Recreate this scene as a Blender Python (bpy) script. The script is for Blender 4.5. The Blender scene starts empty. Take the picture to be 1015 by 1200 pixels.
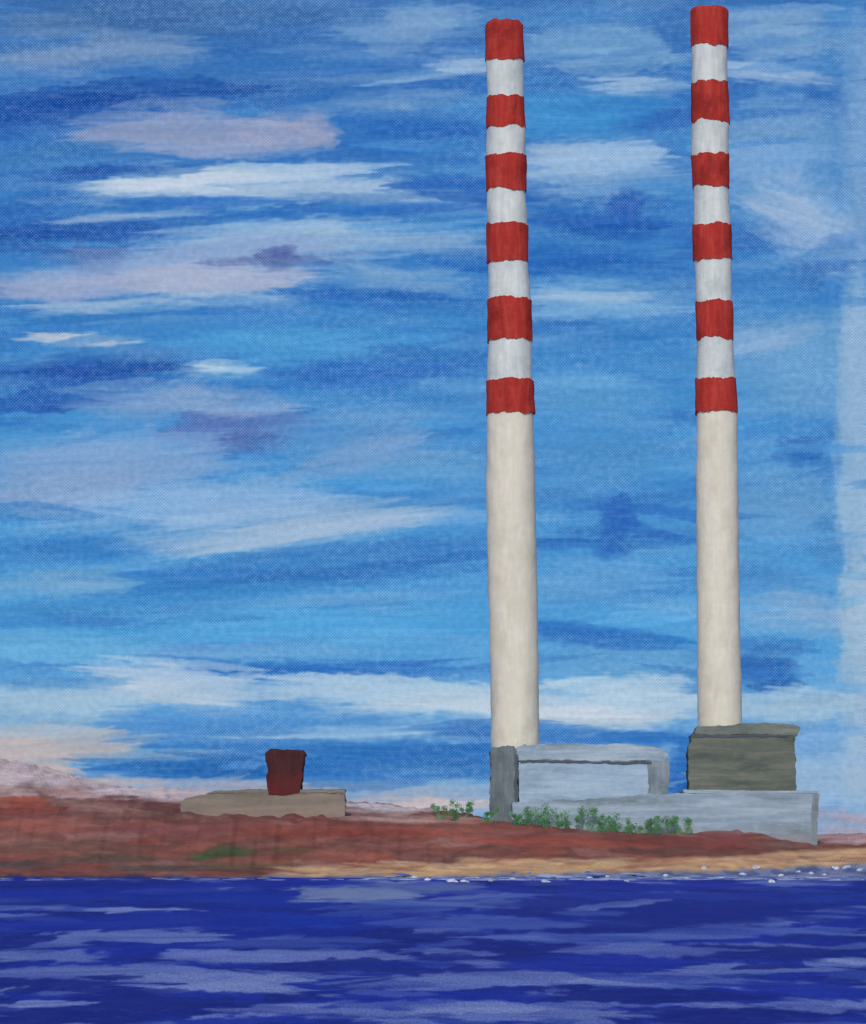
import bpy, bmesh, math, random
import numpy as np
from mathutils import Vector, noise
random.seed(7)
F=4898.0; H=10.0
S=bpy.context.scene
def lin(c):
    o=[]
    for v in c[:3]:
        v=v/255.0
        o.append(v/12.92 if v<=0.04045 else ((v+0.055)/1.055)**2.4)
    return o
def L(c,k=1.0): 
    l=lin(c); return (l[0]*k,l[1]*k,l[2]*k,1)
def wx(x,d): return (x-507.5)*d/F
def wz(y,d): return H+(985-y)*d/F
def sst(a,b,x):
    t=np.clip((x-a)/(b-a),0,1); return t*t*(3-2*t)

# ---------------- numpy value noise + brush engine
RT=np.random.RandomState(3).rand(512,512)
def vn(x,y):
    x=np.asarray(x,float); y=np.asarray(y,float)
    x,y=np.broadcast_arrays(x,y)
    xi=np.floor(x).astype(int); yi=np.floor(y).astype(int); fx=x-xi; fy=y-yi
    fx=fx*fx*(3-2*fx); fy=fy*fy*(3-2*fy)
    a=RT[yi&511,xi&511]; b=RT[yi&511,(xi+1)&511]; c=RT[(yi+1)&511,xi&511]; d=RT[(yi+1)&511,(xi+1)&511]
    return (a*(1-fx)+b*fx)*(1-fy)+(c*(1-fx)+d*fx)*fy
def fbm(x,y,o=3):
    s=0;a=.5;t=0
    for i in range(o):
        s=s+a*vn(x*2**i+17*i,y*2**i+9*i); t+=a; a*=.55
    return s/t
def brush_alpha(dx,dy,hw,hh,rot,curve,seed,soft=0.3,dry=0.4):
    c,s_=math.cos(rot),math.sin(rot)
    pu=dx*c+dy*s_; pv=-dx*s_+dy*c
    u=pu/hw; v=pv/hh
    v=v+curve*(u*u-0.3)+0.5*(vn(u*2.2+seed,seed*1.7+0*u)-.5)+0.35*(vn(u*6+seed,seed*2.7+0*u)-.5)
    rag=.6*vn(seed+v*3.0,u*0.6+seed*2)+.4*vn(seed+pv/1.8,u*0.6+seed*3)
    ul=1-0.55*rag
    th=np.clip(1-np.abs(u/ul)**2.4,0,1)**0.58
    e=th-np.abs(v)*(1+0.7*(vn(pu/14+seed,pv/3+seed)-.5))
    a=sst(0,soft,e)
    st=vn(seed*3+pv/2.2,pu/85+seed)*.5+vn(seed*5+pv/6.0,pu/120+seed)*.5
    a=a*np.clip(0.55+0.8*st,0,1)
    g=vn(pu/2.2+seed,pv/2.2)*.5+vn(pu/5.5,pv/2+seed)*.5
    k=dry*(0.30+0.70*np.clip(np.abs(u),0,1)**1.5)+dry*.6*np.clip(np.abs(v),0,1)**2
    a=a*sst(k-0.25,k+0.15,g+0.18)
    return a,st

class Grid:   # regular painting grid in picture-sized units
    def __init__(s,x0,x1,y0,y1,st):
        s.x=np.arange(x0,x1,st); s.y=np.arange(y0,y1,st); s.st=st
        s.c=np.zeros((len(s.y),len(s.x),3))
    def stroke(s,x,y,hw,hh,rot,col,op,curve=0,seed=0,soft=.3,dry=.4):
        rx=hw*abs(math.cos(rot))+hh*1.8*abs(math.sin(rot))+2; ry=hw*abs(math.sin(rot))+hh*(1.8+abs(curve))+2
        i0,i1=np.searchsorted(s.x,[x-rx,x+rx]); j0,j1=np.searchsorted(s.y,[y-ry,y+ry])
        if i1<=i0 or j1<=j0: return
        X,Y=np.meshgrid(s.x[i0:i1]-x,s.y[j0:j1]-y)
        a,st=brush_alpha(X,Y,hw,hh,rot,curve,seed,soft,dry)
        a=(a*op)[...,None]
        cc=np.array(col,float)[None,None,:]+((st-.5)*22)[...,None]
        s.c[j0:j1,i0:i1]=s.c[j0:j1,i0:i1]*(1-a)+cc*a
    def get(s,x,y):
        i=int(np.clip((x-s.x[0])/s.st,0,len(s.x)-1)); j=int(np.clip((y-s.y[0])/s.st,0,len(s.y)-1)); return s.c[j,i]
class Cloud:  # scattered points
    def __init__(s,X,Y,c): s.X=X;s.Y=Y;s.c=c
    def stroke(s,x,y,hw,hh,rot,col,op,curve=0,seed=0,soft=.3,dry=.4,kx=1.0,ky=1.0):
        dx=(s.X-x)*kx; dy=(s.Y-y)*ky
        rx=hw+hh*2; ry=hw*abs(math.sin(rot))+hh*(1.8+abs(curve))+2
        m=np.nonzero((np.abs(dx)<rx)&(np.abs(dy)<ry))[0]
        if len(m)==0: return
        a,st=brush_alpha(dx[m],dy[m],hw,hh,rot,curve,seed,soft,dry)
        a=(a*op)[:,None]; cc=np.array(col,float)[None,:]+((st-.5)*20)[:,None]
        s.c[m]=s.c[m]*(1-a)+cc*a
def tolin(c):
    c=np.clip(c,0,255)/255.0
    return np.where(c<=0.04045,c/12.92,((c+0.055)/1.055)**2.4)
def gridmesh(name,V,nx,ny,col=None,smooth=True):
    me=bpy.data.meshes.new(name); nv=nx*ny
    me.vertices.add(nv); me.vertices.foreach_set("co",np.asarray(V,np.float32).ravel())
    i=np.arange(nx-1); j=np.arange(ny-1); I,J=np.meshgrid(i,j); a=(J*nx+I).ravel()
    q=np.stack([a,a+1,a+nx+1,a+nx],1).astype(np.int32); nf=len(q)
    me.loops.add(nf*4); me.loops.foreach_set("vertex_index",q.ravel())
    me.polygons.add(nf); me.polygons.foreach_set("loop_start",(np.arange(nf)*4).astype(np.int32))
    me.update(calc_edges=True); me.validate()
    me.polygons.foreach_set("use_smooth",np.full(nf,smooth))
    if col is not None:
        at=me.color_attributes.new("paint",'FLOAT_COLOR','POINT')
        c4=np.ones((nv,4),np.float32); c4[:,:3]=tolin(col); at.data.foreach_set("color",c4.ravel())
    return me

# ---------------- world, sun, camera
w=bpy.data.worlds.new("World"); S.world=w; w.use_nodes=True
wn=w.node_tree.nodes; bg=wn['Background']
sk=wn.new('ShaderNodeTexSky'); sk.sky_type='NISHITA'; sk.sun_disc=False
sd=Vector((-0.10,-1.0,0.62)).normalized()
sk.sun_elevation=math.asin(sd.z); sk.sun_rotation=math.atan2(sd.x,sd.y)
w.node_tree.links.new(sk.outputs[0],bg.inputs[0]); bg.inputs[1].default_value=0.15
sun=bpy.data.lights.new("sun","SUN"); sun.energy=2.05; sun.angle=math.radians(0.6); sun.color=(1,0.95,0.86)
so=bpy.data.objects.new("sun",sun); S.collection.objects.link(so)
so.rotation_euler=(-sd).to_track_quat('-Z','Y').to_euler(); so.location=(0,0,400)
cam=bpy.data.cameras.new("camera"); co=bpy.data.objects.new("camera",cam); S.collection.objects.link(co)
co.location=(0,0,H); co.rotation_euler=(math.radians(90),0,0)
cam.sensor_fit='VERTICAL'; cam.sensor_height=36; cam.lens=F/1200*36; cam.shift_y=385/1200
cam.clip_start=1; cam.clip_end=20000
S.camera=co
S.view_settings.view_transform='Standard'; S.view_settings.look='None'; S.view_settings.exposure=0

# ---------------- node helpers
class NT:
    def __init__(s,name):
        s.m=bpy.data.materials.new(name); s.m.use_nodes=True; s.t=s.m.node_tree
        s.n=s.t.nodes; s.l=s.t.links; s.b=s.n['Principled BSDF']; s.out=s.n['Material Output']
    def link(s,a,b): s.l.new(a,b)
    def put(s,v,sock):
        if isinstance(v,bpy.types.NodeSocket): s.l.new(v,sock)
        else: sock.default_value=v
    def math(s,op,a,b=0.0,c=None,clamp=False):
        n=s.n.new('ShaderNodeMath'); n.operation=op; n.use_clamp=clamp
        s.put(a,n.inputs[0]); s.put(b,n.inputs[1])
        if c is not None: s.put(c,n.inputs[2])
        return n.outputs[0]
    def mapr(s,v,a,b,c=0.0,d=1.0):
        n=s.n.new('ShaderNodeMapRange'); n.interpolation_type='SMOOTHSTEP'
        s.put(v,n.inputs[0]); 
        for i,q in enumerate((a,b,c,d)): s.put(q,n.inputs[i+1])
        return n.outputs[0]
    def mix(s,f,a,b,mode='MIX'):
        n=s.n.new('ShaderNodeMix'); n.data_type='RGBA'; n.blend_type=mode
        s.put(f,n.inputs[0]); s.put(a,n.inputs[6]); s.put(b,n.inputs[7]); return n.outputs[2]
    def scale(s,v,sc,loc=(0,0,0),typ='POINT',rot=0):
        n=s.n.new('ShaderNodeMapping'); n.vector_type=typ
        s.put(v,n.inputs[0]); n.inputs[1].default_value=loc; n.inputs[2].default_value=(0,0,rot); n.inputs[3].default_value=sc
        return n.outputs[0]
    def noise(s,v,sc=(1,1,1),loc=(0,0,0),detail=3,rough=0.5,dist=0.0,color=False):
        m=s.scale(v,sc,loc)
        n=s.n.new('ShaderNodeTexNoise'); s.link(m,n.inputs['Vector']); n.inputs['Scale'].default_value=1
        n.inputs['Detail'].default_value=detail; n.inputs['Roughness'].default_value=rough; n.inputs['Distortion'].default_value=dist
        return n.outputs['Color'] if color else n.outputs[0]
    def attr(s):
        n=s.n.new('ShaderNodeVertexColor'); n.layer_name="paint"; return n.outputs[0]
    def weave(s,v,per):
        "plain weave: over-and-under threads with slight drift, about 0..1"
        j=s.noise(v,(0.05/per,0.05/per,0.05/per),(3,2,1),2)
        sp=s.n.new('ShaderNodeSeparateXYZ'); s.link(v,sp.inputs[0])
        k=2*math.pi/per
        ph=s.math('MULTIPLY',j,9.0)
        a=s.math('SINE',s.math('ADD',s.math('MULTIPLY',sp.outputs[0],k),ph))
        b=s.math('SINE',s.math('SUBTRACT',s.math('MULTIPLY',sp.outputs[1],k*1.04),ph))
        f=s.noise(v,(0.5/per,0.6/per,1),(8,1,4),1)
        w_=s.math('MULTIPLY',s.math('MULTIPLY',a,b),0.30)
        return s.math('ADD',s.math('ADD',w_,s.math('MULTIPLY',f,0.7)),0.15)
    def grain(s,col,wv,amt,lo=0.2,hi=0.8):
        gr=s.mapr(wv,lo,hi,1-amt,1+amt); cg=s.n.new('ShaderNodeCombineXYZ')
        for i in range(3): s.link(gr,cg.inputs[i])
        return s.mix(1.0,col,cg.outputs[0],'MULTIPLY')
def xzvec(N):
    g=N.n.new('ShaderNodeNewGeometry'); sp=N.n.new('ShaderNodeSeparateXYZ'); N.link(g.outputs['Position'],sp.inputs[0])
    c=N.n.new('ShaderNodeCombineXYZ'); N.link(sp.outputs[0],c.inputs[0]); N.link(sp.outputs[2],c.inputs[1])
    N.put(N.math('MULTIPLY',sp.outputs[1],0.7),c.inputs[2])
    return c.outputs[0],sp,g

def paint(name,base,alt,dark,vert=False,k=0.92,grain=0.10,amt=0.5,rough=0.85,low=None,zr=None,foot=None,stain=None):
    N=NT(name); v,sp,g=xzvec(N)
    sc=(0.9,0.10,0.9) if vert else (0.05,0.55,0.05)
    n1=N.noise(v,sc,(2,3,1),4,0.6,0.5)
    n2=N.noise(v,(0.05,0.22,0.05) if not vert else (.2,.1,.2),(9,1,4),3,0.55)
    b0=L(base,k)
    if low: b0=N.mix(N.mapr(N.math('ADD',sp.outputs[2],N.math('MULTIPLY',N.math('SUBTRACT',n2,.5),4)),zr[0],zr[1]),L(low,k),L(base,k))
    c=N.mix(N.mapr(n1,0.40,0.68,0,amt),b0,L(alt,k))
    c=N.mix(N.mapr(n2,0.46,0.74,0,amt if stain is None else stain),c,L(dark,k))
    n3=N.noise(v,(0.5,1.6,0.5),(5,1,7),3,0.6)
    c=N.mix(N.mapr(n3,0.52,0.72,0,amt*.5),c,L(alt,k))
    if foot:
        c=N.mix(N.mapr(N.math('ADD',sp.outputs[2],N.math('MULTIPLY',N.math('SUBTRACT',n2,.5),8)),foot[1],foot[2],0.75,0),c,L(foot[0],k))
    wv=N.weave(v,0.9)
    c=N.grain(c,wv,grain)
    N.link(c,N.b.inputs['Base Color']); N.b.inputs['Roughness'].default_value=rough
    N.b.inputs['Specular IOR Level'].default_value=0.08
    bp=N.n.new('ShaderNodeBump'); bp.inputs['Strength'].default_value=0.2; bp.inputs['Distance'].default_value=0.2
    N.link(n3,bp.inputs['Height']); N.link(bp.outputs[0],N.b.inputs['Normal'])
    return N.m

# ---------------- object helpers
def mkobj(name,me,mat=None,parent=None):
    o=bpy.data.objects.new(name,me); S.collection.objects.link(o)
    if mat: me.materials.append(mat)
    if parent: o.parent=parent; o.matrix_parent_inverse=parent.matrix_world.inverted()
    return o
def empty(name,loc,label,cat,group=None):
    o=bpy.data.objects.new(name,None); S.collection.objects.link(o); o.location=loc; o.empty_display_size=3
    o["label"]=label; o["category"]=cat
    if group: o["group"]=group
    bpy.context.view_layer.update()
    return o
def slab(name,poly,d0,d1,mat,parent=None,bev=0.6,amp=0.35,seed=0.0,seg=2,sub=0.9):
    bm=bmesh.new()
    vs=[bm.verts.new((x,d0,z)) for x,z in poly]
    f=bm.faces.new(vs)
    r=bmesh.ops.extrude_face_region(bm,geom=[f])
    for e in r['geom']:
        if isinstance(e,bmesh.types.BMVert): e.co.y=d1
    bmesh.ops.recalc_face_normals(bm,faces=bm.faces)
    bmesh.ops.bevel(bm,geom=list(bm.edges),offset=bev*.35,segments=seg,affect='EDGES',clamp_overlap=True)
    xs=[p[0] for p in poly]; zs=[p[1] for p in poly]
    x=min(xs)+sub
    while x<max(xs)-0.5:
        bmesh.ops.bisect_plane(bm,geom=bm.verts[:]+bm.edges[:]+bm.faces[:],plane_co=(x,0,0),plane_no=(1,0,0)); x+=sub
    z=min(zs)+sub
    while z<max(zs)-0.3:
        bmesh.ops.bisect_plane(bm,geom=bm.verts[:]+bm.edges[:]+bm.faces[:],plane_co=(0,0,z),plane_no=(0,0,1)); z+=sub
    for v in bm.verts:
        n=noise.noise_vector(Vector((v.co.x*.16+seed,v.co.y*.16,v.co.z*.26)))*amp
        n+=noise.noise_vector(Vector((v.co.x*.9+seed,v.co.y*.9,v.co.z*.9)))*amp*.8
        n.y*=.1; v.co+=n
    bmesh.ops.recalc_face_normals(bm,faces=bm.faces)
    me=bpy.data.meshes.new(name); bm.to_mesh(me); bm.free()
    for p in me.polygons: p.use_smooth=True
    try: me.set_sharp_from_angle(angle=math.radians(30))
    except Exception: pass
    return mkobj(name,me,mat,parent)
def pxpoly(pts,d): return [(wx(x,d),wz(y,d)) for x,y in pts]

# ---------------- SKY backdrop (stands 3 km off, curving round)
D=3000.0; s=D/F
A=lambda *c:c
G=Grid(-420,1440,-140,1010,1.4)
ty=[(-140,(62,112,176)),(0,(58,112,178)),(120,(50,112,186)),(280,(56,122,192)),(430,(62,134,200)),(600,(70,144,206)),(740,(76,154,212)),(830,(96,158,212)),(900,(108,158,208)),(1010,(134,168,206))]
yy=[t[0] for t in ty]
XX,YY=np.meshgrid(G.x,G.y)
for c in range(3): G.c[...,c]=np.interp(YY,yy,[t[1][c] for t in ty])
def basec(y): return np.array([np.interp(y,yy,[t[1][c] for t in ty]) for c in range(3)])
rn=random.Random(11)
for i in range(800):
    x=rn.uniform(-420,1440); y=rn.uniform(-130,1005); b=basec(y); q=rn.random()
    if q<.32: col=b*.5+np.array((30,86,168))*.5
    elif q<.58: col=b*.5+np.array((84,164,218))*.5
    elif q<.82: col=b*.6+np.array((154,186,218))*.4
    else: col=b*1.0
    G.stroke(x,y,rn.uniform(60,210),rn.uniform(7,22),math.radians(rn.gauss(-1.5,4)),col,rn.uniform(.3,.7),rn.uniform(-1,1),rn.uniform(0,400),rn.uniform(.4,.9),rn.uniform(.1,.5))
deep=A(30,86,168); deep2=A(38,104,184); mid_=A(52,122,192); pale=A(154,182,214); white=A(190,204,220); lav=A(144,158,194); cyan=A(80,160,216); purp=A(68,86,150); haze=A(124,162,204)
T=[
(200,14,260,26,0,A(60,108,168),.8),(110,66,190,22,3,A(116,146,188),.7),(480,35,110,30,0,haze,.6),(60,30,90,14,0,A(92,128,174),.5),
(300,95,260,20,2,A(60,114,178),.7),(110,128,240,26,4,deep,.95),(470,118,150,14,2,haze,.6),(520,152,150,20,0,deep2,.75),(470,90,110,8,4,haze,.6),
(60,185,190,18,4,A(62,124,188),.8),
(235,158,180,26,0,lav,.9),(330,156,80,20,0,A(154,162,194),.8),(370,152,36,20,0,A(150,158,190),.8),(150,205,150,9,3,deep,.8),
(260,214,220,24,3,A(168,192,218),1),(210,213,170,11,4,white,.95),(450,224,170,16,-4,pale,.8),(235,237,130,8,1,deep2,1),
(400,248,190,9,4,deep2,.9),(60,272,190,18,2,deep,.95),(150,254,120,6,4,pale,.7),(380,278,280,24,2,A(150,182,214),.9),
(200,316,240,30,3,A(136,164,206),1),(240,326,170,18,0,A(168,178,206),.95),(60,335,130,16,0,lav,.9),(325,300,34,15,10,purp,.6),(93,290,12,10,0,purp,.9),(105,300,70,20,0,A(92,120,176),.6),
(60,286,120,7,0,mid_,.8),(190,354,220,11,2,A(166,190,216),.8),(110,376,230,14,4,mid_,.85),(440,350,140,15,0,deep2,.8),(420,310,100,12,-10,haze,.6),
(95,398,95,9,-1,A(190,200,216),1),(250,432,72,8,0,A(170,198,222),1),(330,400,230,20,2,cyan,.5),(90,436,190,22,3,deep,.95),(60,470,160,13,5,deep,.9),(430,436,160,12,0,deep2,.8),(170,415,100,9,0,A(84,138,196),.6),(330,450,170,6,2,deep2,.7),
(210,470,150,22,0,A(130,162,204),.8),(275,500,110,30,0,A(84,112,176),.8),(285,480,100,9,0,A(142,168,206),.8),(300,516,70,12,0,A(72,104,168),.6),(120,540,200,36,2,A(120,158,204),.8),(60,578,160,28,8,A(132,160,200),.8),
(230,592,240,32,4,A(130,170,212),.85),(330,618,250,26,7,A(142,176,212),.9),(340,624,230,12,8,A(166,190,216),.7),(60,600,120,10,0,mid_,.6),(480,608,130,12,4,pale,.6),(380,664,340,20,4,A(50,118,190),.95),(180,700,260,15,3,A(56,130,196),.7),
(470,470,140,16,0,A(58,130,196),.5),(500,540,160,28,0,A(92,152,204),.7),(420,530,110,24,14,A(116,154,200),.6),(400,500,130,22,6,A(96,150,204),.6),
(60,640,150,16,0,mid_,.6),(330,730,300,20,2,cyan,.7),(70,680,130,18,0,A(116,168,208),.8),(60,760,170,24,0,A(98,168,214),.8),(400,700,210,9,3,A(108,164,212),.6),
(300,762,200,9,0,A(112,162,210),.7),(360,786,240,12,0,deep2,1),(200,806,150,26,-4,A(162,188,216),.95),(190,812,110,16,-6,A(188,204,220),.9),(60,828,150,26,0,A(148,182,208),.95),(500,817,280,20,-2,A(166,194,218),1),(600,830,260,16,0,A(184,202,218),.9),
(60,800,130,9,0,A(80,146,200),.7),(270,848,270,12,0,A(68,134,200),.85),(420,860,250,8,0,A(134,174,212),.9),(300,874,290,8,0,mid_,.8),(700,800,90,8,0,A(120,168,212),.6),
(520,880,190,14,0,A(36,106,182),.95),(75,872,140,20,2,A(178,176,182),1),(40,858,110,12,0,A(158,178,196),.9),(10,884,110,20,6,A(184,174,176),1),(360,898,300,17,0,A(32,102,178),1),(250,900,200,13,1,A(34,102,174),1),(500,925,200,15,0,A(138,164,196),.95),(560,905,70,10,0,A(48,112,182),.95),(480,942,140,14,0,A(192,180,184),1),(110,920,110,10,0,A(180,170,176),.95),(250,921,240,8,0,A(158,160,180),.9),(30,904,80,14,0,A(184,170,170),1),
(650,130,170,36,0,A(66,146,208),.6),(700,55,130,30,0,A(116,162,206),.9),(740,100,90,14,0,pale,.8),(700,20,120,12,0,A(58,118,184),.8),(540,75,60,12,0,pale,.8),
(690,205,140,36,3,A(134,170,208),.95),(660,186,80,16,0,pale,.8),(735,238,30,20,0,A(34,90,172),.9),(700,264,130,17,-3,A(32,92,174),1),(540,222,120,15,-3,A(38,98,178),.95),(500,264,130,9,0,A(62,132,196),.7),
(650,307,190,15,-3,A(36,102,182),1),(530,290,100,10,0,haze,.7),(470,330,120,16,0,A(116,160,204),.7),(700,350,170,24,0,A(110,162,208),.9),(690,345,110,10,0,A(152,184,214),.8),(540,362,130,10,0,A(48,118,188),.8),
(740,395,100,11,0,A(52,122,192),.7),(700,470,150,34,0,A(88,154,206),.6),(700,540,130,36,0,A(74,142,200),.5),(725,606,30,25,0,A(40,100,182),.95),(718,642,30,17,0,A(44,106,184),.8),(700,636,170,9,0,A(44,110,184),.9),(760,625,130,10,0,A(40,102,180),.8),
(700,680,130,28,0,A(92,154,208),.7),(710,748,140,14,-4,A(42,110,186),1),(660,735,100,8,-6,A(42,110,186),.9),(720,777,150,18,0,A(98,158,208),.8),(720,822,170,30,0,A(164,192,214),1),(700,840,130,14,0,A(190,202,216),.9),(600,858,150,10,0,A(52,116,186),.95),
(740,868,120,12,0,A(48,114,188),1),(800,905,36,38,0,A(36,100,178),.95),(890,790,72,22,0,A(42,104,178),1),(900,756,70,10,0,A(52,116,186),.7),(930,830,140,22,0,A(156,188,212),1),(975,890,100,50,0,A(110,158,206),.8),(960,930,100,36,0,A(142,174,208),.8),(990,966,70,16,0,A(168,156,174),.9),
(930,40,140,32,0,A(122,162,204),.8),(905,85,120,13,-4,pale,.8),(990,50,50,60,0,A(66,128,190),.4),(930,150,130,50,0,A(104,152,200),.6),(890,210,110,60,0,A(110,156,204),.55),(950,262,110,48,-25,A(136,168,208),.6),(940,250,100,20,-20,A(154,180,212),.6),(985,215,60,34,0,A(76,138,196),.45),(945,322,34,22,0,A(60,118,186),.6),(985,300,44,22,0,A(56,112,180),.6),
(930,420,150,60,0,A(100,156,204),.6),(900,395,110,16,10,A(134,168,206),.6),(938,528,40,17,0,A(44,104,180),.9),(985,503,40,13,0,A(64,126,192),.8),(930,590,130,44,0,A(98,154,204),.6),(985,640,60,40,0,A(70,132,192),.45),(900,680,80,22,0,A(76,138,198),.6),(955,720,120,26,0,A(126,166,206),.8),
(1012,560,44,110,0,A(146,180,212),.5),(1012,420,44,110,0,A(142,176,210),.5),(1012,750,44,90,0,A(156,184,210),.6),(1015,150,44,130,0,A(116,158,204),.4),(1012,880,40,60,0,A(156,182,208),.5),
]
for (x,y,hw,hh,r,c,op) in T:
    rr=-math.radians(r)
    G.stroke(x,y,hw*1.15,hh*1.3,rr,c,min(1,op*.8),rn.uniform(-.3,.3),rn.uniform(0,400),.75,.12)
    n_=max(2,int(hh/6)+1)
    for k in range(n_):
        t=rn.uniform(-.7,.7); jx=rn.uniform(-.3,.3)*hw
        h2=rn.uniform(.3,.6)*hh; cc=np.array(c,float)+rn.uniform(-10,12)
        G.stroke(x+jx-math.sin(rr)*t*hh,y+t*hh+math.sin(rr)*jx,hw*rn.uniform(.5,.95),max(3,h2),rr+math.radians(rn.gauss(0,2)),cc,op*rn.uniform(.5,.85),rn.uniform(-.9,.9),rn.uniform(0,400),rn.uniform(.25,.6),rn.uniform(.3,.7))
for i in range(480):
    x=rn.uniform(-420,1440); y=rn.uniform(-130,1000)
    c=G.get(x+rn.uniform(-80,80),y+rn.uniform(-15,15))+rn.gauss(0,6)
    G.stroke(x,y,rn.uniform(40,150),rn.uniform(3,10),math.radians(rn.gauss(-1.5,4)),c,rn.uniform(.35,.7),rn.uniform(-1,1),rn.uniform(0,400),.45,rn.uniform(.35,.75))
R=2400; ang=[i/24*math.pi*0.62 for i in range(1,25)]
dense=(G.x-507.5)*s; zd=(wz(G.y,D))[::-1]
xmax=1500.0
right=[(xmax+R*math.sin(a),D-R+R*math.cos(a)) for a in ang]
path=[(-x,y) for x,y in reversed(right)]+[(-xmax,D)]+[(x,D) for x in dense]+[(xmax,D)]+right
px=np.array([p[0] for p in path]); py=np.array([p[1] for p in path])
seg=np.hypot(np.diff(px),np.diff(py)); arc=np.concatenate([[0],np.cumsum(seg)]); arc-=np.interp(0,px[24:-24],arc[24:-24])
Z=np.concatenate([[-60],zd,[1000,1400,2000,3200]])
nx=len(path); ny=len(Z)
V=np.zeros((ny,nx,3)); V[...,0]=px[None]; V[...,1]=py[None]; V[...,2]=Z[:,None]
vi=(985-(Z-H)/s-G.y[0])/G.st
nxi=len(G.x); nyi=len(G.y)
u_lin=(arc/s+507.5-G.x[0])/G.st; ui=np.abs(u_lin%(2*(nxi-1))); ui=np.where(ui>nxi-1,2*(nxi-1)-ui,ui)
inside=(u_lin>=-.5)&(u_lin<=nxi-.5); ui=np.where(inside,np.clip(u_lin,0,nxi-1),ui)
vi=np.abs(vi); vi=np.where(vi>nyi-1,np.clip(2*(nyi-1)-vi,0,nyi-1),vi)
col=G.c[np.round(vi).astype(int)[:,None],np.round(ui).astype(int)[None,:]]
me=gridmesh("sky",V.reshape(-1,3),nx,ny,col.reshape(-1,3),False)
N=NT("painted_cloudy_sky")
g=N.n.new('ShaderNodeNewGeometry'); sp=N.n.new('ShaderNodeSeparateXYZ'); N.link(g.outputs['Position'],sp.inputs[0])
c_=N.n.new('ShaderNodeCombineXYZ'); N.link(sp.outputs[0],c_.inputs[0]); N.link(sp.outputs[2],c_.inputs[1]); v=c_.outputs[0]
wv=N.weave(v,3.8*s)
col=N.grain(N.attr(),wv,0.12)
br=N.noise(v,(0.02,0.45,1),(7,5,0),3,0.6)
col=N.mix(N.mapr(br,0.5,0.75,0,0.08),col,L((170,192,220)))
big=N.noise(v,(0.010,0.022,1),(7,5,0),2,0.6)
hi=N.math('MULTIPLY',N.mapr(wv,0.52,0.85,0,0.28),N.mapr(big,.38,.62,.25,1.0))
col=N.mix(hi,col,L((174,194,220)))
em=N.n.new('ShaderNodeEmission'); N.link(col,em.inputs[0]); em.inputs[1].default_value=1.0
N.link(em.outputs[0],N.out.inputs[0])
o=mkobj("sky",me,N.m); o["kind"]="structure"; o["label"]="blue sky brushed with streaks of white and lavender cloud"
o["category"]="sky"

# ---------------- GROUND
SH=1120.0
base_px=[(-2500,950),(-400,945),(0,948),(200,955),(410,957),(500,953),(560,958),(600,966),(700,974),(780,979),(820,976),(860,974),(890,978),(915,986),(955,991),(970,985),(1015,978),(1300,974),(3000,974)]
hill_px=[(-2500,905),(-500,874),(-150,880),(-30,886),(20,895),(60,906),(110,918),(180,927),(300,936),(450,944),(560,958),(700,985),(3000,990)]
bx=[p[0] for p in base_px]; by=[p[1] for p in base_px]; hx=[p[0] for p in hill_px]; hy=[p[1] for p in hill_px]
def shore_off(X): return 14*(vn(X*0.03,1.3)-.5)*2+9*(vn(X*0.12,4.0)-.5)*2
def gzv(X,Y):
    X=np.asarray(X,float); Y=np.asarray(Y,float)
    xp=507.5+X*F/1185
    zt=wz(np.interp(xp,bx,by),1182)
    o_=shore_off(X); t=Y-(SH+o_); b=np.clip(t/(1180-SH-o_),0,1)
    zl=0.6*sst(0,3,t)+(zt-0.6)*(0.30*b+0.70*sst(0.05,1,b))
    z=np.where(t<0,np.maximum(-6,t*0.12),zl)
    hz=wz(np.interp(507.5+X*F/1310,hx,hy),1310)
    z=z+np.maximum(0,hz-zt)*sst(1190,1310,Y)
    z=np.where(Y>1380,z+(8.6-z)*sst(1380,1900,Y),z)
    n_=(fbm(X*0.05+9,Y*0.06+3,3)-.5)*3.0+(vn(X*.5,Y*.05)-.5)*1.3
    amp=np.where(xp<560,1.2,0.5)
    f=np.where(t>4,amp*(1-sst(1500,1800,Y))*np.clip((t-4)/15,0,1),0)
    return z+n_*f
def gz(X,Y): return float(gzv(np.array([X]),np.array([Y]))[0])
xs=np.concatenate([[-6000,-4000,-2500,-1500,-1000,-700,-500],np.arange(-400,-160,8),np.arange(-160,160,.4),np.arange(160,400,8),[500,700,1000,1500,2500,4000,6000]])
ys=np.concatenate([[-300,300,800,1000,1070],np.arange(1085,1190,1.0),np.arange(1190,1330,2.5),np.arange(1330,1400,6),[1420,1450,1500,1560,1620,1700,1800,1900,2200,2600,2990,5000,8000]])
X,Y=np.meshgrid(xs,ys); Zg=gzv(X,Y); nx=len(xs); ny=len(ys)
PX=(507.5+X*F/1180).ravel(); PY=(985-(Zg-H)*F/1180).ravel()
fb=fbm(PX/60,PY/9,3)
col=np.zeros((len(PX),3))
c1=np.array((128,78,70.)); c2=np.array((104,70,64.))
m=sst(.35,.65,fb)[:,None]; col[:]=c1*m+c2*(1-m)
up=(1-sst(904,944,PY+(fbm(PX/30,PY/6,3)-.5)*26))[:,None]; col=col*(1-up*.95)+np.array((206,188,188.))*up*.95  # soft pinkish haze on the hilltop, painted into the ground colour by height
C=Cloud(PX,PY,col)
pal=[(142,80,66),(126,72,66),(112,72,68),(142,106,100),(100,66,60),(134,90,84),(118,68,62),(126,96,90)]
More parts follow.
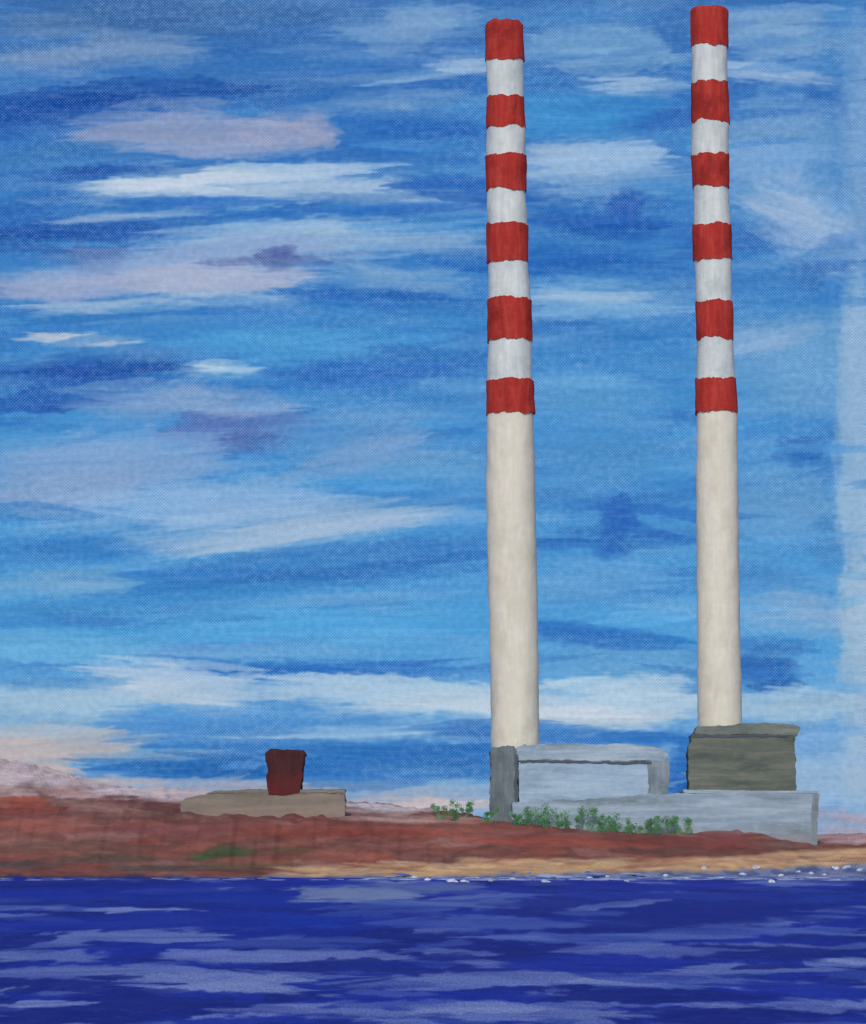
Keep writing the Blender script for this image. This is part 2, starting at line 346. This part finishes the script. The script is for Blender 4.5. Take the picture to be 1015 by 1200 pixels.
for i in range(620):
    x=rn.uniform(-160,1180); y=rn.uniform(850,1024); c=rn.choice(pal)
    if x<230 and y<936: c=rn.choice([(190,164,160),(204,184,182),(180,150,144),(208,192,192)])  # pale strokes of the painted hilltop haze
    elif y<930: continue
    C.stroke(x,y,rn.uniform(14,80),rn.uniform(2.5,8),math.radians(rn.gauss(2,4)),c,rn.uniform(.35,.8),rn.uniform(-.8,.8),rn.uniform(0,400),.5,rn.uniform(.1,.5))
GL=[(10,862,120,14,4,(206,192,194),.9),(60,882,100,10,8,(206,190,190),.9),(100,904,80,9,12,(204,186,186),.9),(20,902,80,9,8,(200,178,174),.8),(8,938,50,8,4,(160,84,68),.9),(60,926,60,7,10,(180,142,134),.8),(24,949,60,6,0,(148,74,62),.7),  # palest entries thicken the haze painted along the hill crest
(150,918,110,10,6,(206,188,188),.9),(215,932,100,8,2,(190,170,168),.9),(120,946,70,7,4,(150,110,104),.8),(300,938,120,6,0,(176,160,158),.8),(455,947,80,9,-2,(204,188,186),.95),(470,959,120,6,3,(172,140,132),.8),(420,940,60,7,0,(200,188,188),.9),(540,958,60,6,4,(160,122,110),.7),
(50,968,110,10,0,(146,86,76),.7),(200,972,150,8,0,(124,76,76),.8),(60,992,120,9,0,(104,74,66),.7),(400,975,180,9,0,(130,70,62),.8),(640,985,180,7,2,(142,76,66),.9),(800,988,120,7,2,(124,68,64),.9),(845,978,50,6,2,(124,74,74),.9),(845,974,60,4,2,(138,104,108),.8),(560,972,80,6,4,(138,84,74),.7),(1000,982,60,7,-3,(186,152,152),.9),(1060,980,80,6,-3,(176,140,138),.9),
(275,999,46,9,0,(64,76,52),.9),(245,1003,26,5,0,(60,80,52),.7),(345,996,40,5,0,(92,72,54),.6),(130,1006,110,6,0,(92,74,66),.8),(40,1012,80,6,0,(80,68,68),.8),(180,986,30,4,0,(120,66,60),.7),(220,1016,120,4,0,(84,76,72),.8),(300,1012,90,4,0,(104,84,64),.7)]
for (x,y,hw,hh,r,c,op) in GL:
    for k in range(5):
        C.stroke(x+rn.uniform(-.3,.3)*hw*(k>0),y+rn.uniform(-.5,.5)*hh*(k>0),hw*(1.15 if k==0 else rn.uniform(.4,.8)),hh*(1.2 if k==0 else rn.uniform(.3,.6)),math.radians(r),np.array(c)+rn.uniform(-8,8),op*.7,rn.uniform(-.4,.4),rn.uniform(0,400),.7 if k==0 else .4,.2)
w1=(fbm(PX/70+4,PY*0+2,3)-.5)*8
top=np.interp(PX,[-100,260,330,380,440,600,800,900,1015,1200],[1040,1034,1020,1014,1010,1008,1004,1001,991,990])+w1+(fbm(PX/25,PY/4,2)-.5)*6
bot=np.interp(PX,[-100,200,400,560,700,850,1015,1200],[1026,1025,1025,1024,1022,1019,1012,1011])+(fbm(PX/22+8,PY*0,3)-.5)*8
ms=sst(-3.0,4.0,PY-top); sa=sst(.35,.65,fbm(PX/35+3,PY/4,3))[:,None]
sc_=np.array((190,154,114.))*sa+np.array((166,130,104.))*(1-sa)
C.c[:]=C.c*(1-ms[:,None])+sc_*ms[:,None]
for i in range(90):
    x=rn.uniform(350,1080); y=np.interp(x,[330,600,900,1015],[1018,1015,1010,1001])+rn.gauss(0,4)
    C.stroke(x,y,rn.uniform(14,60),rn.uniform(1.4,3.2),math.radians(rn.gauss(1,3)),rn.choice([(198,162,122),(154,112,94),(180,140,100),(174,146,122),(144,98,82)]),rn.uniform(.4,.8),0,rn.uniform(0,400),.5,.3)
mw=sst(-3,3.2,PY-bot); lf=(1-sst(120,460,PX))[:,None]
wcol=np.array((84,94,134.))[None]*(1-lf)+np.array((44,46,90.))*lf
vv=sst(.35,.65,fbm(PX/14,PY/3.5,2))[:,None]; wcol=wcol*(1-.6*vv)+(np.array((140,146,168.))*(1-lf*.6))*.6*vv
C.c[:]=C.c*(1-mw[:,None])+wcol*mw[:,None]
far=sst(1400,1800,Y.ravel())[:,None]; C.c[:]=C.c*(1-far)+np.array((150,140,150.))*far
V=np.stack([X,Y,Zg],-1).reshape(-1,3)
me=gridmesh("ground",V,nx,ny,C.c)
N=NT("red_earth_and_sand"); v,sp,g=xzvec(N)
wv=N.weave(v,0.9); n3=N.noise(v,(0.2,0.7,0.2),(18,11,3),3,0.6)
col=N.grain(N.attr(),wv,0.12); col=N.grain(col,n3,0.12,.3,.7)
N.link(col,N.b.inputs['Base Color']); N.b.inputs['Roughness'].default_value=0.95; N.b.inputs['Specular IOR Level'].default_value=0.05
o=mkobj("ground",me,N.m); o["kind"]="structure"; o["label"]="red earth bank with a strip of ochre sand at the waterline"; o["category"]="ground"

# ---------------- WATER
tn=np.concatenate([[-9,-3,-1,-.4,-.2],np.arange(-.135,.135,1.6/F),[.2,.4,1,3,9]])
yp=np.arange(1236,1024.5,-1.0); dd=np.concatenate([[2,20,60,120,165],H*F/(yp-985)])
TT,DD=np.meshgrid(tn,dd); Xw=(TT*DD); Yw=DD; nx=len(tn); ny=len(dd)
Zw=.22*(vn(Xw*.10,Yw*.06)-.5)+.10*(vn(Xw*.4+9,Yw*.22)-.5); Zw=np.where((Yw>150),Zw,0)
LX=Xw.ravel(); LD=np.log(Yw).ravel()
nb=sst(.35,.65,fbm(LX/12,LD*22,3))[:,None]
col=np.array((28,40,150.))*nb+np.array((22,26,122.))*(1-nb)
C=Cloud(LX,LD,col)
def wst(x,y,hw,hh,rot,c,op,cv=0,soft=.3,dry=.3):
    d=H*F/(y-985); C.stroke(wx(x,d),math.log(d),hw,hh,rot,c,op,cv,rn.uniform(0,400),soft,dry,kx=F/d,ky=-(y-985))
dk=(22,26,122); dk2=(26,38,150); li=(104,116,176); li2=(130,142,190); md=(58,74,156)
def rand_strokes(n,k=1.0):
    for i in range(n):
        y=1029+rn.random()*206; x=rn.uniform(-140,1160); q=rn.random()
        f_=(y-1020)/180
        c=dk if q<.30-.05*f_ else dk2 if q<.56-.12*f_ else md if q<.80-.2*f_ else li if q<.94 else li2
        wst(x,y,rn.uniform(35,150)*k,rn.uniform(2.2,4.2+4.4*f_)*k,math.radians(rn.gauss(0,2.4)),c,rn.uniform(.5,.95),rn.uniform(-1.2,1.2),.4,rn.uniform(.15,.6))
rand_strokes(420)
WL=[(100,1038,200,6,dk,.9),(330,1036,160,5,dk2,.8),(100,1046,260,8,dk2,.9),(300,1052,200,8,(22,40,150),.9),(415,1046,90,9,(116,128,166),1),(400,1053,50,6,(126,136,168),.8),(500,1040,90,4,(96,110,160),.8),(560,1058,180,7,(82,102,170),.8),(720,1050,120,8,(34,48,148),.85),(780,1070,220,17,(24,30,128),.9),(900,1050,160,8,(34,48,148),.8),
(200,1082,260,14,dk2,.95),(360,1078,70,8,(20,44,156),.95),(560,1082,150,8,(76,94,170),.8),(140,1098,190,7,li,1),(20,1104,36,11,dk,1),(120,1112,85,8,dk2,1),(60,1121,95,6,li,.9),(480,1096,75,8,dk,1),(585,1103,48,10,dk,1),(330,1120,180,9,li,.9),
(700,1098,160,7,(78,96,170),.9),(880,1092,150,7,(76,92,168),.9),(420,1134,230,8,dk,1),(700,1132,160,8,dk2,1),(900,1118,160,9,dk,.95),(100,1137,160,9,li,1),(60,1152,120,7,dk,.95),(600,1148,160,8,li,1),(830,1152,160,7,(84,102,172),1),(260,1146,130,6,li2,.8),
(260,1158,130,7,li2,.85),(200,1170,190,10,dk,1),(520,1168,170,9,dk2,1),(760,1168,150,9,dk,1),(950,1160,90,12,dk2,1),(380,1184,160,9,li,1),(90,1188,140,10,dk,1),(640,1188,160,8,li,1),(860,1192,140,12,dk,1),(300,1198,130,7,dk2,.95),(12,1164,14,5,(120,146,168),.8),(480,1153,120,6,li,.85),(740,1150,100,4,li2,.7),(560,1180,130,6,li2,.8),(960,1180,90,6,li,.9),(50,1176,80,6,li2,.8),(880,1136,130,6,li,.9),(340,1106,130,6,md,.8),(760,1114,140,7,li,.8)]
for (x,y,hw,hh,c,op) in WL:
    wst(x,y,hw*1.15,hh*1.15,0,c,op*.95,rn.uniform(-.7,.7),.4,.2)
    for k in range(2): wst(x+rn.uniform(-.7,.7)*hw,y+rn.uniform(-.9,.9)*hh,hw*rn.uniform(.4,.8),max(2,hh*rn.uniform(.35,.65)),math.radians(rn.gauss(0,2)),np.array(c)+rn.uniform(-8,12),op*.85,rn.uniform(-1,1),.3,.35)
rand_strokes(70,.8)
V=np.stack([Xw,Yw,Zw],-1).reshape(-1,3)
me=gridmesh("water",V,nx,ny,C.c)
N=NT("deep_blue_water"); g=N.n.new('ShaderNodeNewGeometry'); sp=N.n.new('ShaderNodeSeparateXYZ'); N.link(g.outputs['Position'],sp.inputs[0])
lg=N.math('MULTIPLY',N.math('LOGARITHM',N.math('MAXIMUM',sp.outputs[1],20.0),math.e),38.0)
c=N.n.new('ShaderNodeCombineXYZ'); N.link(N.math('MULTIPLY',sp.outputs[0],2.6),c.inputs[0]); N.link(lg,c.inputs[1]); PV=c.outputs[0]
nf=N.noise(PV,(.25,1.8,1),(2,1,0),3,.6)
col=N.mix(N.mapr(nf,0.54,0.76,0,0.18),N.attr(),L((104,118,178)))
col=N.grain(col,N.noise(PV,(2.5,2.6,1),(9,1,0),1),0.20,.3,.7)
N.link(col,N.b.inputs['Base Color']); N.b.inputs['Roughness'].default_value=0.6; N.b.inputs['Specular IOR Level'].default_value=0.04
o=mkobj("water",me,N.m); o["kind"]="structure"; o["label"]="dark ultramarine sea with pale rippling streaks"; o["category"]="water"

# ---------------- CHIMNEYS
cream=paint("cream_painted_concrete",(204,201,188),(214,211,200),(190,186,172),True,k=.92,grain=0.06,amt=.7)
whitep=paint("white_paint",(188,197,198),(206,212,212),(164,176,182),True,k=.92,grain=0.08,amt=.8)
redp=paint("red_paint",(164,50,46),(180,68,60),(132,40,40),True,k=.84,grain=0.10,amt=.9)
sootm=paint("sooty_flue",(40,36,36),(50,44,42),(28,26,26))
def tube(name,prof,cx,cy,mat,parent,jag=0.0,thick=0.0,seed=0,wob=0.10,seg=72,js=0):
    bm=bmesh.new(); rings=[]
    n=len(prof); rows=list(prof)
    for j,(z,xc,r) in enumerate(rows):
        ring=[]
        for i in range(seg):
            a=2*math.pi*i/seg
            rr=r+wob*(noise.noise(Vector((math.cos(a)*1.5+seed,math.sin(a)*1.5,z*0.22)))*1.6+noise.noise(Vector((math.cos(a)*2.5+seed,math.sin(a)*2.5,z*0.9)))*.9)
            zz=z
            if jag and (j==0 or j==n-1):
                zz+=jag*(noise.noise(Vector((math.cos(a)*1.8+seed+js,math.sin(a)*1.8,z)))+0.45*noise.noise(Vector((math.cos(a)*10,math.sin(a)*10+seed+js,z))))
            ring.append(bm.verts.new((xc+rr*math.cos(a),cy+rr*math.sin(a),zz)))
        rings.append(ring)
    if thick:
        first=rings[0]; last=rings[-1]
        for j,src in ((0,first),(n-1,last)):
            z,xc,r=rows[j]; ring=[]
            for i in range(seg):
                a=2*math.pi*i/seg
                ring.append(bm.verts.new((xc+(r-thick)*math.cos(a),cy+(r-thick)*math.sin(a),src[i].co.z)))
            if j==0: rings.insert(0,ring)
            else: rings.append(ring)
    for r0,r1 in zip(rings,rings[1:]):
        for i in range(seg):
            k=(i+1)%seg; bm.faces.new((r0[i],r0[k],r1[k],r1[i]))
    bmesh.ops.recalc_face_normals(bm,faces=bm.faces)
    me=bpy.data.meshes.new(name); bm.to_mesh(me); bm.free()
    for p in me.polygons: p.use_smooth=True
    try: me.set_sharp_from_angle(angle=math.radians(45))
    except Exception: pass
    return mkobj(name,me,mat,parent)
def chimney(edges,bands,d,label,seed):
    ys_=[e[0] for e in edges]; 
    def pr(zv):
        y=985-(zv-H)*F/d
        xl=float(np.interp(y,ys_,[e[1] for e in edges])); xr=float(np.interp(y,ys_,[e[2] for e in edges]))
        return wx((xl+xr)/2,d),(xr-xl)/2*d/F
    ztop=wz(edges[0][0],d); xb,rb=pr(8)
    zg=gz(xb,d)-1
    E=empty("striped_chimney",(xb,d,zg+1),label,"chimney","tall red and white striped power station chimneys")
    zz=np.linspace(zg,ztop-1.0,260)
    tube("shaft",[(z,)+pr(z) for z in zz],0,d,cream,E,seed=seed,wob=0.11)
    for c,y0,y1 in bands:
        z1=wz(y0,d); z0=wz(y1,d)
        pad=0.10 if c=='w' else 0.24
        if c=='w': z0-=0.5; z1+=0.5
        xo=rn.uniform(-.18,.18) if c=='r' else 0; ro=rn.uniform(0,.14) if c=='r' else 0
        P_=[(z,pr(z)[0]+xo,pr(z)[1]+pad+ro+abs(xo)) for z in np.linspace(z0,z1,14)]
        if y0==edges[0][0]:
            x_,r_=pr(z1)
            P_=[p for p in P_ if p[0]<z1-.8]+[(z1-0.5,x_,r_+pad-.05),(z1-0.1,x_,r_+pad-0.35),(z1,x_,r_+pad-0.9)]
        tube("red_band" if c=='r' else "white_band",P_,0,d,redp if c=='r' else whitep,E,jag=1.0 if c=='r' else 0.2,thick=0.6,seed=seed,wob=0.11,js=y0)
    x_,r_=pr(ztop-1)
    tube("flue",[(ztop-9,x_,r_-2.6),(ztop-4,x_,r_-2.5),(ztop+0.0,x_,r_-2.4)],0,d,sootm,E,thick=0.5,seed=seed,wob=0.02)
    return E
dC=1225
chimney([(26,570,611),(70,570,613),(115,572,613.5),(150,571,615),(183,570,615.5),(224,571,615),(265,572,618),(307,573,618),(352,573,622),(400,573,623),(446,571,623),(485,571,625),(560,570,627),(650,571,629),(760,574,631),(875,576,632),(1000,576,633)],
 [('w',72,115),('w',150,183),('w',224,265),('w',307,352),('w',400,446),('r',26,72),('r',115,150),('r',183,224),('r',265,307),('r',352,400),('r',446,485)],dC,
 "tall cream chimney with red and white bands beside grey boiler house",3.0)
chimney([(10,810,852),(56,811,852),(97,811,852),(144,811,854),(182,811,853),(220,813,853),(264,814,856),(305,814,857),(354,816,858),(398,817,859),(445,817,861),(483,817,864),(560,816,865),(650,816,866),(760,817,868),(850,818,870),(1000,818,871)],
 [('w',56,97),('w',144,182),('w',220,264),('w',305,354),('w',398,445),('r',10,56),('r',97,144),('r',182,220),('r',264,305),('r',354,398),('r',445,483)],dC,
 "tall cream chimney with red and white bands behind dark grey hall",11.0)

# ---------------- BUILDINGS
g_light=paint("pale_blue_grey_cladding",(142,164,186),(160,180,198),(122,142,160),False,amt=.95)
g_side=paint("blue_grey_cladding",(120,132,142),(136,148,158),(96,108,116),True,amt=.9)
g_mid=paint("mid_grey_concrete",(96,106,112),(112,122,128),(82,92,96),True,amt=.9)
g_roof=paint("pale_roof_sheet",(132,152,168),(160,176,190),(108,124,138),False,amt=1)
g_dark=paint("olive_grey_cladding",(92,98,92),(110,114,104),(72,82,78),False,amt=1)
g_cap=paint("grey_roof_cap",(104,112,108),(122,128,122),(88,98,96),False,amt=.9)
g_line=paint("dark_blue_grey_trim",(76,84,94),(90,98,108),(64,70,78),False)  # dark blue-grey strips below the roofs and beside the stair tower
g_low=paint("weathered_blue_grey_wall",(130,148,166),(152,170,186),(108,124,134),False,amt=1,foot=((150,130,132),8,15))
g_brown=paint("grey_brown_render",(118,112,106),(134,124,116),(104,98,92),False,amt=.9,foot=((150,126,120),13,21))

d=1182
E=empty("low_building",(wx(780,d),d,gz(wx(780,d),d)),"long low blue-grey building on the red bank behind green shrubs","building")
slab("wall",pxpoly([(600,1010),(957,1010),(956,960),(958,930),(880,928),(760,931),(700,936),(600,941)],d),d,d+16,g_low,E,bev=0.4,amp=0.5,seed=1)
slab("parapet",pxpoly([(800,929.5),(959,930),(960,926.5),(800,925.5)],d-0.06),d-0.06,d+16.4,g_roof,E,bev=0.3,amp=0.3,seed=1)
slab("end_wall",pxpoly([(949,1012),(957.5,1012),(958.5,965),(960.5,929),(952,931)],d-0.1),d-0.1,d+15.5,g_side,E,bev=0.3,amp=0.35,seed=2)
d=1200
E=empty("boiler_house",(wx(690,d),d,gz(wx(690,d),d)),"pale grey boiler house with rounded roof at the chimney foot","building")
slab("wall",pxpoly([(608,985),(764,985),(764,893),(608,893)],d),d,d+14,g_light,E,bev=0.4,amp=0.3,seed=4)
slab("roof",pxpoly([(604,892),(780,892),(785,885),(780,878),(765,874),(720,872),(640,872),(612,873),(604,877)],d-0.12),d-0.12,d+15,g_roof,E,bev=0.6,amp=0.45,seed=5)
slab("eaves_trim",pxpoly([(610,894.5),(764,895.5),(764,892.5),(610,891.5)],d-0.2),d-0.2,d+14.5,g_line,E,bev=0.2,amp=0.4,seed=5)
slab("side_bay",pxpoly([(757,985),(783,985),(784,893),(782,890),(759,890)],d-0.1),d-0.1,d+13,g_side,E,bev=0.4,amp=0.55,seed=6)
slab("stair_tower",pxpoly([(574,1000),(607,1000),(606,882),(604,875),(578,876),(575,882)],d-0.25),d-0.25,d+10,g_mid,E,bev=0.4,amp=0.55,seed=7)
slab("stair_tower_trim",pxpoly([(602.5,938),(607.5,940),(607.5,886),(603.5,885)],d-0.35),d-0.35,d+9,g_line,E,bev=0.2,amp=0.45,seed=7)
E=empty("turbine_hall",(wx(870,d),d,gz(wx(870,d),d)),"dark olive-grey hall with lighter overhanging roof","building")
slab("wall",pxpoly([(808,985),(931,985),(933,900),(932,862),(811,860),(807,885)],d),d,d+14,g_dark,E,bev=0.4,amp=0.55,seed=14)
slab("roof",pxpoly([(813,861),(870,861),(934,862.5),(937,853),(930,848),(870,846.5),(860,849),(818,852)],d-0.12),d-0.12,d+15,g_cap,E,bev=0.5,amp=0.5,seed=15)
slab("eaves_trim",pxpoly([(811,864),(900,864.5),(922,863.5),(922,861.5),(811,861)],d-0.2),d-0.2,d+14.5,g_line,E,bev=0.2,amp=0.4,seed=15)
d=1205
E=empty("low_shed",(wx(310,d),d,gz(wx(310,d),d)),"long flat grey-brown shed on the red hillside","building")
slab("wall",pxpoly([(212,985),(404,985),(405,930),(300,928),(240,930),(212,938)],d),d,d+12,g_brown,E,bev=0.5,amp=0.55,seed=24)
slab("roof",pxpoly([(240,929.5),(405,929.5),(405.5,924.5),(300,925),(250,926.5)],d-0.06),d-0.06,d+12.6,paint("roof_grey_brown",(120,116,110),(134,128,120),(106,102,96)),E,bev=0.3,amp=0.4,seed=24)
E=empty("square_tower",(wx(334,d),d,wz(933,d)),"small dark maroon tower block rising over low shed","tower")
towm=paint("maroon_cladding",(66,38,42),(76,44,47),(54,32,38),True,amt=.8,low=(92,38,38),zr=(wz(920,d),wz(896,d)))
slab("wall",pxpoly([(314,931),(334,932),(353,929.5),(355,905),(356,884),(312.5,884),(312,905)],d-0.3),d-0.3,d+9,towm,E,bev=0.4,amp=0.55,seed=34)
slab("roof",pxpoly([(311.5,886),(335,887),(357,886),(357.5,882),(353,878.5),(335,877.5),(316,878.5),(311.5,882)],d-0.36),d-0.36,d+9.3,towm,E,bev=0.4,amp=0.5,seed=34)

# ---------------- SHRUBS
leafm=[]
for nm,c in (("leaf_green",(90,138,94)),("leaf_dark_green",(78,122,84)),("leaf_pale_green",(122,158,130))):
    N=NT(nm); v,sp,g=xzvec(N); nn=N.noise(v,(.8,.8,.8),(0,0,0),2)
    cc=N.mix(N.mapr(nn,.35,.65),L(c,1.1),L(tuple(int(k*0.9) for k in c),1.1))
    N.link(cc,N.b.inputs['Base Color']); N.b.inputs['Roughness'].default_value=0.9; N.b.inputs['Specular IOR Level'].default_value=.05
    tr=N.n.new('ShaderNodeBsdfTranslucent'); N.link(cc,tr.inputs[0]); mx=N.n.new('ShaderNodeMixShader'); mx.inputs[0].default_value=.4
    N.link(N.b.outputs[0],mx.inputs[1]); N.link(tr.outputs[0],mx.inputs[2]); N.link(mx.outputs[0],N.out.inputs[0])
    leafm.append(N.m)
def shrub_mesh(wid,hei,seed):
    rnd=random.Random(seed); bm=bmesh.new()
    cl=[(rnd.uniform(-.55,.55)*wid,rnd.uniform(-.12,.12)*wid,rnd.uniform(.05,.95)*hei,rnd.uniform(.12,.22)*hei) for _ in range(int(6+wid*.9))]
    for (x,y,z,r) in cl:
        z*=1-0.4*abs(x)/(wid*.5+.01)*rnd.random(); mi=rnd.choice([0,0,0,1,2])
        for _ in range(70):
            dv=Vector((rnd.gauss(0,1.0),rnd.gauss(0,.3),rnd.gauss(0,1))).normalized()*r*rnd.uniform(.05,1.15)
            c=Vector((x,y,max(0.1,z)))+dv; s_=rnd.uniform(.10,.19)
            a=Vector((rnd.gauss(0,.15),-1+rnd.gauss(0,.1),.45+rnd.gauss(0,.15))).normalized(); b=a.orthogonal().normalized()
            t=a.cross(b); an=rnd.uniform(0,6.28); b,t=b*math.cos(an)+t*math.sin(an),t*math.cos(an)-b*math.sin(an)
            f=bm.faces.new([bm.verts.new(c+b*s_*1.3),bm.verts.new(c+t*s_*.9),bm.verts.new(c-b*s_*1.3),bm.verts.new(c-t*s_*.9)])
            f.material_index=mi
    for (x,y,z,r) in cl:
        p0=Vector((x*.7,y*.7,-.6)); p1=Vector((x,y,z)); w_=.07
        f=bm.faces.new([bm.verts.new(p0+Vector((-w_,0,0))),bm.verts.new(p0+Vector((w_,0,0))),bm.verts.new(p1+Vector((w_*.4,0,0))),bm.verts.new(p1+Vector((-w_*.4,0,0)))]); f.material_index=0
    me=bpy.data.meshes.new("shrub"); bm.to_mesh(me); bm.free()
    for m in leafm: me.materials.append(m)
    return me
SHR=[(521,955,20,17),(541,955,18,18),(575,967,12,15),(604,967,8,14),(622,968,14,20),(643,971,13,24),(660,975,13,20),(686,977,18,24),(708,979,13,19),(722,979,9,26),(743,978,13,17),(762,979,12,17),(781,980,16,22),(798,980,14,22)]
for i,(x,y,w_,h_) in enumerate(SHR):
    d=1178 if x>600 else 1176
    X=wx(x,d); me=shrub_mesh(w_*1.25*d/F,h_*1.15*d/F,i*3+1)
    o=mkobj("shrub",me); z0=gz(X,d); o.location=(X,d,z0)
    o["label"]="low green leafy shrub in front of pale low building" if x>600 else "green leafy shrub on the open red bank"
    o["category"]="shrub"; o["group"]="green shrubs along the low building"

# ---------------- SHORE ROCKS + FOAM
N=NT("pale_rock"); v,sp,g=xzvec(N); nn=N.noise(v,(1.2,1.5,1.2),(0,0,0),2)
N.link(N.mix(N.mapr(nn,.35,.65),L((190,196,206)),L((140,148,170))),N.b.inputs['Base Color']); N.b.inputs['Roughness'].default_value=.9
rockm=N.m
rmesh=[]
for k in range(6):
    bm=bmesh.new(); bmesh.ops.create_icosphere(bm,subdivisions=3,radius=1)
    for v_ in bm.verts:
        n_=noise.noise(v_.co*.9+Vector((k*7,0,0)))+.35*noise.noise(v_.co*2.6+Vector((k*7,0,0))); v_.co*=1+0.35*n_; v_.co.z*=.75
    me=bpy.data.meshes.new("shore_rock"); bm.to_mesh(me); bm.free(); me.materials.append(rockm)
    for p in me.polygons: p.use_smooth=True
    rmesh.append(me)
rnd=random.Random(5)
RK=[(486,1030,4.5),(500,1032,3.5),(530,1036,5),(545,1037,4),(600,1031,3.5),(640,1036,4),(690,1030,3.5),(735,1033,3),(780,1026,3),(826,1019,4),(845,1030,3),(886,1018,5.5),(904,1034,4.5),(950,1024,3),(980,1018,5),(992,1017,4),(1008,1020,4),(560,1030,2.5),(870,1025,3),(936,1022,2.5),(655,1028,2.5),(805,1030,2.5),(712,1028,2.5),(760,1029,2.5),(915,1027,3),(966,1026,2.5),(618,1029,2.5),(575,1033,2.5)]
for i,(x,y,r) in enumerate(RK):
    best=None
    for Yt in np.arange(1000,1150,1.0):
        Xt=wx(x,Yt); z=max(0.0,gz(Xt,Yt)); yy_=985-(z-H)*F/Yt
        if best is None or abs(yy_-y)<best[0]: best=(abs(yy_-y),Xt,Yt,z)
    _,Xt,Yt,z=best; sc=r*.20
    o=bpy.data.objects.new("shore_rock",rmesh[i%6]); S.collection.objects.link(o)
    o.scale=(sc*rnd.uniform(1.0,1.7),sc,sc*rnd.uniform(.8,1.1)); o.location=(Xt,Yt,z+.1); o.rotation_euler=(0,rnd.uniform(-.3,.3),rnd.uniform(-.5,.5))
    o["label"]="small pale rock washed by the sea at the waterline"; o["category"]="rock"; o["group"]="pale rocks along the waterline"
N=NT("sea_foam"); v,sp,g=xzvec(N); N.b.inputs['Roughness'].default_value=.8; N.b.inputs['Specular IOR Level'].default_value=.05
nn=N.noise(v,(.12,.8,.12),(0,0,0),3); N.link(N.mix(N.mapr(nn,.38,.60),L((150,160,190)),L((78,92,150))),N.b.inputs['Base Color'])
bm=bmesh.new()
for i in range(340):
    x=rnd.uniform(440,1060) if i%3 else rnd.uniform(-60,1060); Yt=rnd.uniform(1050,1130); X=wx(x,Yt); g0=gz(X,Yt)
    if g0>1.6: continue
    yy_=Yt; a=rnd.uniform(1.2,4.5); b_=rnd.uniform(1.2,4); h_=max(0,g0)+rnd.uniform(.12,.5)*(1.0 if x>440 else .35)
    n_=16; ph=rnd.uniform(0,6)
    c=bm.verts.new((X,yy_,h_)); rings=[]
    for fr,hf in ((.55,.8),(1.0,0.0)):
        vs=[]
        for k in range(n_):
            t=2*math.pi*k/n_; r=(1+.25*math.sin(3*t+ph)+.12*math.sin(7*t+ph*2))*fr
            vs.append(bm.verts.new((X+a*r*math.cos(t),yy_+b_*r*math.sin(t),(h_*hf) if hf else -.2+max(0,g0)*.9)))
        rings.append(vs)
    for k in range(n_):
        bm.faces.new((c,rings[0][k],rings[0][(k+1)%n_])); bm.faces.new((rings[0][k],rings[1][k],rings[1][(k+1)%n_],rings[0][(k+1)%n_]))
me=bpy.data.meshes.new("sea_foam"); bmesh.ops.recalc_face_normals(bm,faces=bm.faces); bm.to_mesh(me); bm.free()
for p in me.polygons: p.use_smooth=True
o=mkobj("sea_foam",me,N.m); o["kind"]="stuff"; o["label"]="broken white sea foam lapping along the shore"; o["category"]="foam"
